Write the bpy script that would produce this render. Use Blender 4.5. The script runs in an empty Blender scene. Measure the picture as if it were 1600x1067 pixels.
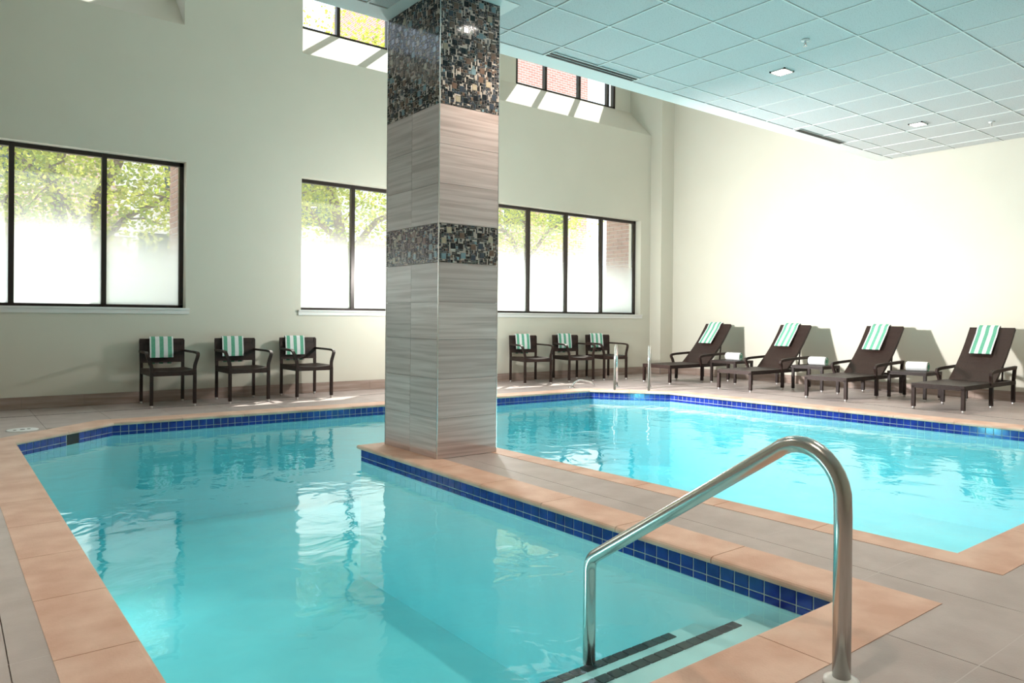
import bpy, bmesh, math, random
from mathutils import Vector, Matrix
from math import sin, cos, pi, radians, sqrt, hypot

SC = bpy.context.scene
COL = SC.collection
RND = random.Random(7)

# ------------------------------------------------------------------ camera
F_PX, CY_PX, YAW, PITCH, ROLL = 1144.24, 502.247, 0.659472, -0.00419466, 0.00859968
CAM_H = 1.07
fw = Vector((sin(YAW) * cos(PITCH), cos(YAW) * cos(PITCH), sin(PITCH)))
r0 = Vector((cos(YAW), -sin(YAW), 0))
u0 = r0.cross(fw)
r1 = cos(ROLL) * r0 + sin(ROLL) * u0
u1 = -sin(ROLL) * r0 + cos(ROLL) * u0
cam_d = bpy.data.cameras.new('camera')
cam = bpy.data.objects.new('camera', cam_d)
COL.objects.link(cam)
m = Matrix.Identity(4)
for i in range(3):
    m[i][0], m[i][1], m[i][2] = r1[i], u1[i], -fw[i]
m[0][3], m[1][3], m[2][3] = 0, 0, CAM_H
cam.matrix_world = m
cam_d.sensor_fit = 'HORIZONTAL'
cam_d.sensor_width = 36
cam_d.lens = 36 * F_PX / 1600
cam_d.shift_y = -(533.5 - CY_PX) / 1600
cam_d.clip_start = 0.05
cam_d.clip_end = 300
SC.camera = cam

# ------------------------------------------------------------------ world, sun, lamps, exposure
world = bpy.data.worlds.new('world')
SC.world = world
world.use_nodes = True
bg = world.node_tree.nodes['Background']
bg.inputs[0].default_value = (0.78, 0.89, 1.0, 1)
bg.inputs[1].default_value = 3.0

SUN_EL = radians(55)
sun_dir = Vector((-0.775 * cos(SUN_EL), -0.632 * cos(SUN_EL), -sin(SUN_EL)))
sd = bpy.data.lights.new('sun', 'SUN')
sd.energy = 14.0
sd.angle = radians(0.6)
sd.color = (1.0, 0.95, 0.86)
sun = bpy.data.objects.new('sun', sd)
COL.objects.link(sun)
sun.rotation_euler = sun_dir.to_track_quat('-Z', 'Y').to_euler()


def area(name, loc, target, size, power, color=(1, 1, 1), size_y=None, spread=180):
    d = bpy.data.lights.new(name, 'AREA')
    d.energy = power
    d.color = color
    d.shape = 'RECTANGLE' if size_y else 'DISK'
    d.size = size
    if size_y:
        d.size_y = size_y
    d.spread = radians(spread)
    o = bpy.data.objects.new(name, d)
    COL.objects.link(o)
    o.location = loc
    o.rotation_euler = (Vector(target) - Vector(loc)).to_track_quat('-Z', 'Y').to_euler()
    return o


# photographer's flash head standing on the far side behind the pillar: a bare bulb and a reflector aimed at the lounger wall
fd = bpy.data.lights.new('flash_bulb', 'POINT')
fd.energy = 170
fd.color = (1, 0.97, 0.93)
fd.shadow_soft_size = .12
fo = bpy.data.objects.new('flash_bulb', fd)
COL.objects.link(fo)
fo.location = (5.6, 8.35, 1.75)
area('flash_reflector', (5.75, 8.25, 1.75), (11.5, 4.9, 1.6), 0.3, 215, (1, 0.99, 0.98), spread=110)

SC.view_settings.view_transform = 'Standard'
SC.view_settings.look = 'None'
SC.view_settings.gamma = 1
SC.view_settings.use_curve_mapping = False
SC.view_settings.exposure = 0.0


# ------------------------------------------------------------------ helpers
def put(o, label=None, cat=None, group=None, kind=None, parent=None):
    if label:
        o['label'] = label
    if cat:
        o['category'] = cat
    if group:
        o['group'] = group
    if kind:
        o['kind'] = kind
    if parent:
        o.parent = parent
    return o


def empty(name, loc=(0, 0, 0), rz=0.0):
    o = bpy.data.objects.new(name, None)
    COL.objects.link(o)
    o.location = loc
    o.rotation_euler = (0, 0, rz)
    o.empty_display_size = 0.1
    return o


def link(name, me, parent=None, loc=None, rz=None):
    o = bpy.data.objects.new(name, me)
    COL.objects.link(o)
    if parent:
        o.parent = parent
    if loc is not None:
        o.location = loc
    if rz is not None:
        o.rotation_euler = (0, 0, rz)
    return o


class MB:
    """collects polygons with a material slot each"""

    def __init__(self):
        self.v, self.f, self.m, self.s = [], [], [], []

    def poly(self, pts, mi=0, smooth=False):
        n = len(self.v)
        self.v += [tuple(p) for p in pts]
        self.f.append(list(range(n, n + len(pts))))
        self.m.append(mi)
        self.s.append(smooth)

    def mesh_part(self, vs, fs, mi=0, smooth=False):
        n = len(self.v)
        self.v += [tuple(p) for p in vs]
        for f in fs:
            self.f.append([n + i for i in f])
            self.m.append(mi)
            self.s.append(smooth)

    def box(self, x0, x1, y0, y1, z0, z1, mi=0):
        vs = [(x, y, z) for z in (z0, z1) for y in (y0, y1) for x in (x0, x1)]
        self.mesh_part(vs, [(0, 2, 3, 1), (4, 5, 7, 6), (0, 1, 5, 4), (2, 6, 7, 3), (0, 4, 6, 2), (1, 3, 7, 5)], mi)

    def obox(self, c, ax, ay, az, mi=0):
        """oriented box, centre and three half axes"""
        c, ax, ay, az = Vector(c), Vector(ax), Vector(ay), Vector(az)
        vs = [c + sx * ax + sy * ay + sz * az for sz in (-1, 1) for sy in (-1, 1) for sx in (-1, 1)]
        self.mesh_part(vs, [(0, 2, 3, 1), (4, 5, 7, 6), (0, 1, 5, 4), (2, 6, 7, 3), (0, 4, 6, 2), (1, 3, 7, 5)], mi)

    def prism(self, pts, z0, z1, mi=0):
        n = len(pts)
        vs = [(p[0], p[1], z0) for p in pts] + [(p[0], p[1], z1) for p in pts]
        fs = [tuple(range(n - 1, -1, -1)), tuple(range(n, 2 * n))]
        fs += [(i, (i + 1) % n, n + (i + 1) % n, n + i) for i in range(n)]
        self.mesh_part(vs, fs, mi)

    def tube(self, path, rad, seg=10, mi=0, caps=True, smooth=True, flat=None):
        """sweep; rad number or list; flat = (half width, half height) for a rectangular bar"""
        P = [Vector(p) for p in path]
        n = len(P)
        T = []
        for i in range(n):
            a = P[max(i - 1, 0)]
            b = P[min(i + 1, n - 1)]
            T.append((b - a).normalized())
        up = Vector((0, 0, 1))
        if abs(T[0].dot(up)) > 0.95:
            up = Vector((0, 1, 0))
        N = (up - T[0] * up.dot(T[0])).normalized()
        rings = []
        for i in range(n):
            N = (N - T[i] * N.dot(T[i])).normalized()
            B = T[i].cross(N)
            r = rad[i] if isinstance(rad, (list, tuple)) else rad
            if flat:
                ring = [P[i] + B * sx * flat[0] + N * sy * flat[1] for sx, sy in ((-1, -1), (1, -1), (1, 1), (-1, 1))]
            else:
                ring = [P[i] + (B * cos(2 * pi * k / seg) + N * sin(2 * pi * k / seg)) * r for k in range(seg)]
            rings.append(ring)
        k = len(rings[0])
        vs = [p for r in rings for p in r]
        fs = [(i * k + j, i * k + (j + 1) % k, (i + 1) * k + (j + 1) % k, (i + 1) * k + j) for i in range(n - 1) for j in range(k)]
        if caps:
            fs.append(tuple(range(k - 1, -1, -1)))
            fs.append(tuple((n - 1) * k + j for j in range(k)))
        self.mesh_part(vs, fs, mi, smooth and not flat)

    def build(self, name, mats, parent=None, loc=None, rz=None):
        me = bpy.data.meshes.new(name)
        me.from_pydata(self.v, [], self.f)
        if not isinstance(mats, (list, tuple)):
            mats = [mats]
        for mt in mats:
            me.materials.append(mt)
        me.polygons.foreach_set('material_index', self.m)
        me.polygons.foreach_set('use_smooth', self.s)
        me.update()
        bm = bmesh.new()
        bm.from_mesh(me)
        bmesh.ops.recalc_face_normals(bm, faces=bm.faces)
        bm.to_mesh(me)
        bm.free()
        return link(name, me, parent, loc, rz)


def arc(path, radius, n=5):
    """round the inner corners of a polyline"""
    P = [Vector(p) for p in path]
    out = [P[0]]
    for i in range(1, len(P) - 1):
        a, b, c = P[i - 1], P[i], P[i + 1]
        d1, d2 = (a - b), (c - b)
        r = min(radius, d1.length * 0.49, d2.length * 0.49)
        s, e = b + d1.normalized() * r, b + d2.normalized() * r
        for k in range(n + 1):
            t = k / n
            out.append((1 - t) ** 2 * s + 2 * t * (1 - t) * b + t * t * e)
    out.append(P[-1])
    return out


# ------------------------------------------------------------------ materials
def mat(name, color=(.8, .8, .8), rough=.5, metal=0.0, spec=.5):
    m_ = bpy.data.materials.new(name)
    m_.use_nodes = True
    b = m_.node_tree.nodes['Principled BSDF']
    b.inputs['Base Color'].default_value = (*color, 1)
    b.inputs['Roughness'].default_value = rough
    b.inputs['Metallic'].default_value = metal
    b.inputs['Specular IOR Level'].default_value = spec
    return m_


def nodes(m_):
    nt = m_.node_tree
    return nt, nt.nodes, nt.links, nt.nodes['Principled BSDF']


def noisy(name, c1, c2, scale=8.0, rough=.5, detail=4, bump=0.0, bump_scale=None, stretch=(1, 1, 1), spec=.5, lo=.35, hi=.65):
    m_ = mat(name, c1, rough, 0, spec)
    nt, N, L, b = nodes(m_)
    tc = N.new('ShaderNodeTexCoord')
    mp = N.new('ShaderNodeMapping')
    mp.inputs['Scale'].default_value = stretch
    geo = N.new('ShaderNodeNewGeometry')
    L.new(geo.outputs['Position'], mp.inputs[0])
    nz = N.new('ShaderNodeTexNoise')
    nz.inputs['Scale'].default_value = scale
    nz.inputs['Detail'].default_value = detail
    L.new(mp.outputs[0], nz.inputs['Vector'])
    rp = N.new('ShaderNodeValToRGB')
    rp.color_ramp.elements[0].position = lo
    rp.color_ramp.elements[1].position = hi
    rp.color_ramp.elements[0].color = (*c1, 1)
    rp.color_ramp.elements[1].color = (*c2, 1)
    L.new(nz.outputs['Fac'], rp.inputs[0])
    L.new(rp.outputs[0], b.inputs['Base Color'])
    if bump:
        n2 = N.new('ShaderNodeTexNoise')
        n2.inputs['Scale'].default_value = bump_scale or scale * 6
        L.new(mp.outputs[0], n2.inputs['Vector'])
        bp = N.new('ShaderNodeBump')
        bp.inputs['Strength'].default_value = bump
        bp.inputs['Distance'].default_value = .004
        L.new(n2.outputs['Fac'], bp.inputs['Height'])
        L.new(bp.outputs[0], b.inputs['Normal'])
    return m_


M = {}
M['wall'] = noisy('wall_paint', (.66, .63, .535), (.675, .645, .55), 1.5, .7, bump=.05, bump_scale=150)
M['white_paint'] = mat('white_paint', (.80, .79, .76), .6)
M['gypsum'] = mat('gypsum_border', (.82, .84, .83), .7)
M['floor_tile'] = noisy('floor_tile', (.42, .345, .325), (.50, .42, .40), 5, .42, bump=.25, bump_scale=160)
M['grout_light'] = mat('grout_light', (.58, .52, .50), .8)
M['grout_dark'] = mat('grout_dark', (.20, .175, .165), .8)
M['coping'] = noisy('coping_sandstone', (.64, .375, .27), (.79, .54, .425), 4.5, .55, detail=8, bump=.35, bump_scale=120)
M['pool_tile'] = noisy('cobalt_tile', (.012, .022, .20), (.02, .045, .34), 9, .12, spec=.6)
M['pool_grout'] = mat('pool_grout', (.62, .66, .62), .8)
M['plaster'] = noisy('pool_plaster', (.58, .83, .87), (.66, .89, .92), 2.5, .7)
M['step_tile'] = mat('step_edge_tile', (.006, .010, .018), .3)
M['steel'] = mat('stainless_steel', (.62, .60, .57), .22, 1.0)
M['chrome'] = mat('polished_steel', (.75, .75, .75), .15, 1.0)
M['bronze'] = mat('bronze_frame', (.030, .021, .018), .35, 0.3)
M['white_plastic'] = mat('white_plastic', (.85, .86, .86), .35)
M['black'] = mat('black_slot', (.01, .01, .01), .6)
M['foot'] = mat('foot_cap', (.75, .72, .70), .3, .6)
M['green'] = noisy('towel_green', (.13, .40, .27), (.17, .46, .32), 60, .95, bump=.5, bump_scale=500, spec=.1)
M['towel'] = noisy('towel_white', (.86, .86, .85), (.80, .81, .81), 60, .95, bump=.5, bump_scale=500, spec=.1)
M['bark'] = noisy('bark', (.14, .085, .06), (.25, .17, .13), 12, .9, bump=.6, bump_scale=40)
M['pavement'] = noisy('pavement', (.62, .60, .57), (.70, .68, .65), 3, .9)
M['stone_white'] = mat('stone_white', (.75, .73, .70), .8)
M['dark_glass'] = mat('dark_glass', (.03, .05, .05), .1)
M['maroon'] = mat('maroon_panel', (.20, .05, .06), .5)
M['corner_metal'] = mat('corner_trim_metal', (.80, .79, .77), .25, .9)


def stone_material():
    m_ = mat('vein_stone', (.5, .45, .42), .28)
    nt, N, L, b = nodes(m_)
    geo = N.new('ShaderNodeNewGeometry')
    info = N.new('ShaderNodeObjectInfo')
    comb = N.new('ShaderNodeCombineXYZ')
    mul = N.new('ShaderNodeMath')
    mul.operation = 'MULTIPLY'
    mul.inputs[1].default_value = 7.0
    L.new(info.outputs['Random'], mul.inputs[0])
    L.new(mul.outputs[0], comb.inputs[2])
    add = N.new('ShaderNodeVectorMath')
    L.new(geo.outputs['Position'], add.inputs[0])
    L.new(comb.outputs[0], add.inputs[1])
    mp = N.new('ShaderNodeMapping')
    mp.inputs['Scale'].default_value = (.8, .8, 24)
    L.new(add.outputs[0], mp.inputs[0])
    nz = N.new('ShaderNodeTexNoise')
    nz.inputs['Scale'].default_value = 1.6
    nz.inputs['Detail'].default_value = 6
    nz.inputs['Distortion'].default_value = .5
    L.new(mp.outputs[0], nz.inputs['Vector'])
    rp = N.new('ShaderNodeValToRGB')
    e = rp.color_ramp.elements
    e[0].position, e[0].color = .16, (.39, .285, .26, 1)
    e[1].position, e[1].color = .84, (.75, .625, .60, 1)
    k = e.new(.46)
    k.color = (.56, .435, .41, 1)
    k = e.new(.52)
    k.color = (.61, .485, .46, 1)
    L.new(nz.outputs['Fac'], rp.inputs[0])
    hs = N.new('ShaderNodeHueSaturation')
    mr = N.new('ShaderNodeMapRange')
    mr.inputs['To Min'].default_value = .9
    mr.inputs['To Max'].default_value = 1.12
    L.new(info.outputs['Random'], mr.inputs[0])
    L.new(mr.outputs[0], hs.inputs['Value'])
    L.new(rp.outputs[0], hs.inputs['Color'])
    L.new(hs.outputs[0], b.inputs['Base Color'])
    return m_


M['stone'] = stone_material()
M['base_tile'] = noisy('base_tile', (.30, .215, .175), (.42, .325, .28), 2.2, .3, detail=6, stretch=(1, 1, 14))


def ceiling_tile_material():
    m_ = mat('acoustic_tile', (.74, .77, .77), .85)
    nt, N, L, b = nodes(m_)
    geo = N.new('ShaderNodeNewGeometry')
    nz = N.new('ShaderNodeTexNoise')
    nz.inputs['Scale'].default_value = 110
    nz.inputs['Detail'].default_value = 2
    L.new(geo.outputs['Position'], nz.inputs['Vector'])
    rp = N.new('ShaderNodeValToRGB')
    rp.color_ramp.elements[0].position = .30
    rp.color_ramp.elements[1].position = .42
    rp.color_ramp.elements[0].color = (.38, .39, .40, 1)
    rp.color_ramp.elements[1].color = (.64, .655, .665, 1)
    L.new(nz.outputs['Fac'], rp.inputs[0])
    L.new(rp.outputs[0], b.inputs['Base Color'])
    return m_


M['ceil'] = ceiling_tile_material()


def wicker_material():
    m_ = mat('brown_wicker', (.05, .03, .025), .48, 0, .3)
    nt, N, L, b = nodes(m_)
    tc = N.new('ShaderNodeTexCoord')
    # a basket weave: product of two waves in object space, picked by the facing axis
    mp = N.new('ShaderNodeMapping')
    mp.inputs['Rotation'].default_value = (radians(35), radians(20), radians(45))
    mp.inputs['Scale'].default_value = (1, 1, 1)
    L.new(tc.outputs['Object'], mp.inputs[0])
    vo = N.new('ShaderNodeTexVoronoi')
    vo.inputs['Scale'].default_value = 58
    vo.inputs['Randomness'].default_value = .15
    L.new(tc.outputs['Object'], vo.inputs['Vector'])
    rp = N.new('ShaderNodeValToRGB')
    rp.color_ramp.elements[0].position = .15
    rp.color_ramp.elements[1].position = .75
    rp.color_ramp.elements[0].color = (.052, .026, .020, 1)
    rp.color_ramp.elements[1].color = (.010, .005, .004, 1)
    L.new(vo.outputs['Distance'], rp.inputs[0])
    L.new(rp.outputs[0], b.inputs['Base Color'])
    bp = N.new('ShaderNodeBump')
    bp.inputs['Strength'].default_value = .8
    bp.inputs['Distance'].default_value = .004
    bp.invert = True
    L.new(vo.outputs['Distance'], bp.inputs['Height'])
    L.new(bp.outputs[0], b.inputs['Normal'])
    return m_


M['wicker'] = wicker_material()


def brick_material(name, c1, c2, mortar, scale=1.0):
    m_ = mat(name, c1, .85)
    nt, N, L, b = nodes(m_)
    geo = N.new('ShaderNodeNewGeometry')
    sx = N.new('ShaderNodeSeparateXYZ')
    L.new(geo.outputs['Position'], sx.inputs[0])
    ad = N.new('ShaderNodeMath')
    L.new(sx.outputs[0], ad.inputs[0])
    L.new(sx.outputs[1], ad.inputs[1])
    cb = N.new('ShaderNodeCombineXYZ')
    L.new(ad.outputs[0], cb.inputs[0])
    L.new(sx.outputs[2], cb.inputs[1])
    br = N.new('ShaderNodeTexBrick')
    br.inputs['Color1'].default_value = (*c1, 1)
    br.inputs['Color2'].default_value = (*c2, 1)
    br.inputs['Mortar'].default_value = (*mortar, 1)
    br.inputs['Scale'].default_value = scale
    br.inputs['Brick Width'].default_value = .24
    br.inputs['Row Height'].default_value = .085
    br.inputs['Mortar Size'].default_value = .008
    L.new(cb.outputs[0], br.inputs['Vector'])
    L.new(br.outputs['Color'], b.inputs['Base Color'])
    return m_


M['brick_wall'] = brick_material('brick_pink', (.45, .27, .23), (.52, .33, .28), (.55, .5, .46))
M['brick_red'] = brick_material('brick_red', (.46, .20, .15), (.53, .26, .20), (.6, .54, .5))
M['brick'] = noisy('brick_unit', (.30, .16, .12), (.42, .24, .19), 9, .85)
M['mortar'] = mat('mortar', (.62, .58, .53), .9)


def leaf_material(name, c1, c2):
    m_ = bpy.data.materials.new(name)
    m_.use_nodes = True
    nt = m_.node_tree
    N, L = nt.nodes, nt.links
    N.clear()
    out = N.new('ShaderNodeOutputMaterial')
    geo = N.new('ShaderNodeNewGeometry')
    nz = N.new('ShaderNodeTexNoise')
    nz.inputs['Scale'].default_value = 2.5
    L.new(geo.outputs['Position'], nz.inputs['Vector'])
    rp = N.new('ShaderNodeValToRGB')
    rp.color_ramp.elements[0].position = .35
    rp.color_ramp.elements[1].position = .65
    rp.color_ramp.elements[0].color = (*c1, 1)
    rp.color_ramp.elements[1].color = (*c2, 1)
    L.new(nz.outputs['Fac'], rp.inputs[0])
    d = N.new('ShaderNodeBsdfDiffuse')
    t = N.new('ShaderNodeBsdfTranslucent')
    L.new(rp.outputs[0], d.inputs[0])
    L.new(rp.outputs[0], t.inputs[0])
    mx = N.new('ShaderNodeMixShader')
    mx.inputs[0].default_value = .5
    L.new(d.outputs[0], mx.inputs[1])
    L.new(t.outputs[0], mx.inputs[2])
    L.new(mx.outputs[0], out.inputs[0])
    return m_


M['leaf'] = leaf_material('leaf_yellow_green', (.30, .40, .05), (.62, .60, .12))


def schlick(N, L, f0, normal=None):
    """reflectance f0 + (1 - f0) (1 - cos)^5, the same from both sides of the surface"""
    lw = N.new('ShaderNodeLayerWeight')
    lw.inputs['Blend'].default_value = .5
    if normal:
        L.new(normal, lw.inputs['Normal'])
    pw = N.new('ShaderNodeMath')
    pw.operation = 'POWER'
    pw.inputs[1].default_value = 5.0
    L.new(lw.outputs['Facing'], pw.inputs[0])
    ma = N.new('ShaderNodeMath')
    ma.operation = 'MULTIPLY_ADD'
    ma.inputs[1].default_value = 1 - f0
    ma.inputs[2].default_value = f0
    L.new(pw.outputs[0], ma.inputs[0])
    return ma.outputs[0]


def glass_material(name, frosted):
    m_ = bpy.data.materials.new(name)
    m_.use_nodes = True
    nt = m_.node_tree
    N, L = nt.nodes, nt.links
    N.clear()
    out = N.new('ShaderNodeOutputMaterial')
    tr = N.new('ShaderNodeBsdfTransparent')
    tr.inputs[0].default_value = (.95, .97, .97, 1)
    gl = N.new('ShaderNodeBsdfGlossy')
    gl.inputs['Roughness'].default_value = .02
    mx = N.new('ShaderNodeMixShader')
    L.new(schlick(N, L, .03), mx.inputs[0])
    L.new(tr.outputs[0], mx.inputs[1])
    L.new(gl.outputs[0], mx.inputs[2])
    last = mx
    if frosted:
        # privacy film: white and dense at the bottom, fading out upwards
        geo = N.new('ShaderNodeNewGeometry')
        sx = N.new('ShaderNodeSeparateXYZ')
        L.new(geo.outputs['Position'], sx.inputs[0])
        mr = N.new('ShaderNodeMapRange')
        mr.interpolation_type = 'SMOOTHSTEP'
        mr.inputs['From Min'].default_value = 1.5
        mr.inputs['From Max'].default_value = 2.55
        mr.inputs['To Min'].default_value = 1.0
        mr.inputs['To Max'].default_value = .0
        L.new(sx.outputs[2], mr.inputs[0])
        tl = N.new('ShaderNodeBsdfTranslucent')
        tl.inputs[0].default_value = (.90, .96, .97, 1)
        m2 = N.new('ShaderNodeMixShader')
        pw = N.new('ShaderNodeMath')
        pw.operation = 'POWER'
        pw.inputs[1].default_value = 1.8
        L.new(mr.outputs[0], pw.inputs[0])
        ad = N.new('ShaderNodeMath')
        ad.operation = 'MULTIPLY_ADD'
        ad.inputs[1].default_value = .925
        ad.inputs[2].default_value = .075
        L.new(pw.outputs[0], ad.inputs[0])
        L.new(ad.outputs[0], m2.inputs[0])
        L.new(mx.outputs[0], m2.inputs[1])
        L.new(tl.outputs[0], m2.inputs[2])
        last = m2
    L.new(last.outputs[0], out.inputs[0])
    return m_


M['film_glass'] = glass_material('film_glass', True)
M['clear_glass'] = glass_material('clear_glass', False)


def water_material():
    m_ = bpy.data.materials.new('pool_water')
    m_.use_nodes = True
    nt = m_.node_tree
    N, L = nt.nodes, nt.links
    N.clear()
    out = N.new('ShaderNodeOutputMaterial')
    geo = N.new('ShaderNodeNewGeometry')
    n1 = N.new('ShaderNodeTexNoise')
    n1.inputs['Scale'].default_value = 3.2
    n1.inputs['Detail'].default_value = 3
    n1.inputs['Distortion'].default_value = .6
    L.new(geo.outputs['Position'], n1.inputs['Vector'])
    bp = N.new('ShaderNodeBump')
    bp.inputs['Strength'].default_value = .14
    bp.inputs['Distance'].default_value = .05
    L.new(n1.outputs['Fac'], bp.inputs['Height'])
    tr = N.new('ShaderNodeBsdfTransparent')
    tr.inputs[0].default_value = (.86, .985, .985, 1)
    gl = N.new('ShaderNodeBsdfGlossy')
    gl.inputs['Roughness'].default_value = .03
    L.new(bp.outputs[0], gl.inputs['Normal'])
    mx = N.new('ShaderNodeMixShader')
    L.new(schlick(N, L, .02, bp.outputs[0]), mx.inputs[0])
    L.new(tr.outputs[0], mx.inputs[1])
    L.new(gl.outputs[0], mx.inputs[2])
    L.new(mx.outputs[0], out.inputs['Surface'])
    va = N.new('ShaderNodeVolumeAbsorption')
    va.inputs['Color'].default_value = (.0, .87, .935, 1)
    va.inputs['Density'].default_value = .32
    L.new(va.outputs[0], out.inputs['Volume'])
    return m_


M['water'] = water_material()


def lamp_material(strength):
    m_ = bpy.data.materials.new('lamp_glow')
    m_.use_nodes = True
    b = m_.node_tree.nodes['Principled BSDF']
    b.inputs['Emission Color'].default_value = (1, .93, .84, 1)
    b.inputs['Emission Strength'].default_value = strength
    return m_


M['lamp'] = lamp_material(40)

# ------------------------------------------------------------------ plan of the place
WALL_Y, WALL_X, LEFT_X, FRONT_Y = 9.88, 11.5, -3.0, -2.5
CEIL_Z, HIGH_Z = 3.567, 6.7
SOFFIT_Y, GRID_Y = 5.55, 5.33
WATER_Z, POOL_Z = -0.127, -1.10
NOSE = [(0.53, 1.46), (2.745, 1.46), (2.735, 5.64), (3.62, 5.64), (3.735, 1.42),
        (8.69, 1.42), (8.44, 7.09), (7.70, 8.00), (1.34, 8.18), (0.48, 7.40)]
WIDTH = [.27, .26, .24, .19, .25, .30, .28, .28, .28, .25]
WALL_NAMES = ['steps end', 'peninsula', 'peninsula tip', 'peninsula', 'near end', 'lounger side', 'ladder corner',
              'window side', 'skimmer corner', 'deck side']


def line_isect(p, d, q, e):
    den = d[0] * e[1] - d[1] * e[0]
    t = ((q[0] - p[0]) * e[1] - (q[1] - p[1]) * e[0]) / den
    return (p[0] + d[0] * t, p[1] + d[1] * t)


def offset_poly(P, W):
    n = len(P)
    lines = []
    for i in range(n):
        a, b = P[i], P[(i + 1) % n]
        L_ = hypot(b[0] - a[0], b[1] - a[1])
        d = ((b[0] - a[0]) / L_, (b[1] - a[1]) / L_)
        nrm = (d[1], -d[0])
        w = W[i] if isinstance(W, list) else W
        lines.append(((a[0] + nrm[0] * w, a[1] + nrm[1] * w), d))
    return [line_isect(lines[i - 1][0], lines[i - 1][1], lines[i][0], lines[i][1]) for i in range(n)]


OUTER = offset_poly(NOSE, WIDTH)
SHELL = offset_poly(NOSE, .03)

# ------------------------------------------------------------------ walls
wb = MB()
WIN = [(-1.24, 2.42), (3.93, 6.50), (7.23, 10.86)]
SILL_Z, HEAD_Z = 1.165, 3.02
xs = [LEFT_X]
for a, b in WIN:
    xs += [a, b]
xs.append(11.139)
for i in range(0, len(xs), 2):
    wb.box(xs[i], xs[i + 1], WALL_Y, 10.2, -.2, 4.74)
for a, b in WIN:
    wb.box(a, b, WALL_Y, 10.2, -.2, SILL_Z)
    wb.box(a, b, WALL_Y, 10.2, HEAD_Z, 4.74)
# clerestory: deep recesses with sloping sills
REC = [(-1.24, 2.387), (3.93, 11.139)]
SLOPE_Y, SLOPE_Z = 10.453, 5.316
CW = [(-.9, 2.2), (4.10, 6.70), (8.145, 10.70)]
CW_TOP = 6.36
wb.box(LEFT_X, -1.24, WALL_Y, 10.2, 4.74, HIGH_Z)
wb.box(2.387, 3.93, WALL_Y, 10.6, 4.74, HIGH_Z)
for a, b in REC:
    wb.mesh_part([(a, WALL_Y, 4.7402), (b, WALL_Y, 4.7402), (b, SLOPE_Y, SLOPE_Z), (a, SLOPE_Y, SLOPE_Z),
                  (b, SLOPE_Y + .15, SLOPE_Z), (a, SLOPE_Y + .15, SLOPE_Z), (b, SLOPE_Y + .15, 4.7402), (a, SLOPE_Y + .15, 4.7402)],
                 [(0, 1, 2, 3), (3, 2, 4, 5), (5, 4, 6, 7), (7, 6, 1, 0), (1, 6, 4, 2), (0, 3, 5, 7)])
    cuts = [c for c in CW if a <= c[0] <= b]
    xs = [a]
    for c in cuts:
        xs += list(c)
    xs.append(b)
    for i in range(0, len(xs), 2):
        if xs[i + 1] > xs[i]:
            wb.box(xs[i], xs[i + 1], SLOPE_Y, SLOPE_Y + .15, SLOPE_Z, HIGH_Z)
    for c in cuts:
        wb.box(c[0], c[1], SLOPE_Y, SLOPE_Y + .15, CW_TOP, HIGH_Z)
wall_back = put(wb.build('wall_back', M['wall']), kind='structure')

wr = MB()
wr.box(WALL_X, WALL_X + .25, FRONT_Y, 11, -.2, HIGH_Z)
put(wr.build('wall_right', M['wall']), kind='structure')
wc = MB()
wc.box(11.139, WALL_X, 9.60, 10.75, -.2, HIGH_Z)
put(wc.build('wall_corner_column', M['wall']), kind='structure')
wl = MB()
wl.box(LEFT_X - .25, LEFT_X, FRONT_Y, 10.2, -.2, HIGH_Z)
put(wl.build('wall_left', M['wall']), kind='structure')
wf = MB()
wf.box(LEFT_X, WALL_X, FRONT_Y - .25, FRONT_Y, -.2, HIGH_Z)
put(wf.build('wall_front', M['wall']), kind='structure')

# baseboards of wood-look tile, one piece each
BB_H = .137


def baseboard(name, p, q, nrm):
    base = put(MB_strip(p, q, nrm, 0, BB_H, .008).build(name, M['grout_dark']), kind='structure')
    L_ = hypot(q[0] - p[0], q[1] - p[1])
    d = ((q[0] - p[0]) / L_, (q[1] - p[1]) / L_)
    n = max(1, round(L_ / .61))
    for k in range(n):
        s0, s1 = k * L_ / n + .0015, (k + 1) * L_ / n - .0015
        MB_strip((p[0] + d[0] * s0, p[1] + d[1] * s0), (p[0] + d[0] * s1, p[1] + d[1] * s1), nrm, 0, BB_H, .012).build('base_tile', M['base_tile'], base)


def MB_strip(p, q, nrm, z0, z1, t):
    b = MB()
    b.prism([p, q, (q[0] + nrm[0] * t, q[1] + nrm[1] * t), (p[0] + nrm[0] * t, p[1] + nrm[1] * t)], z0, z1)
    return b


baseboard('baseboard_back', (LEFT_X, WALL_Y), (11.139, WALL_Y), (0, -1))
baseboard('baseboard_column', (11.139, 9.60), (WALL_X, 9.60), (0, -1))
baseboard('baseboard_column_side', (11.139, WALL_Y), (11.139, 9.60), (-1, 0))
baseboard('baseboard_right', (WALL_X, 9.60), (WALL_X, FRONT_Y), (-1, 0))


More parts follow.
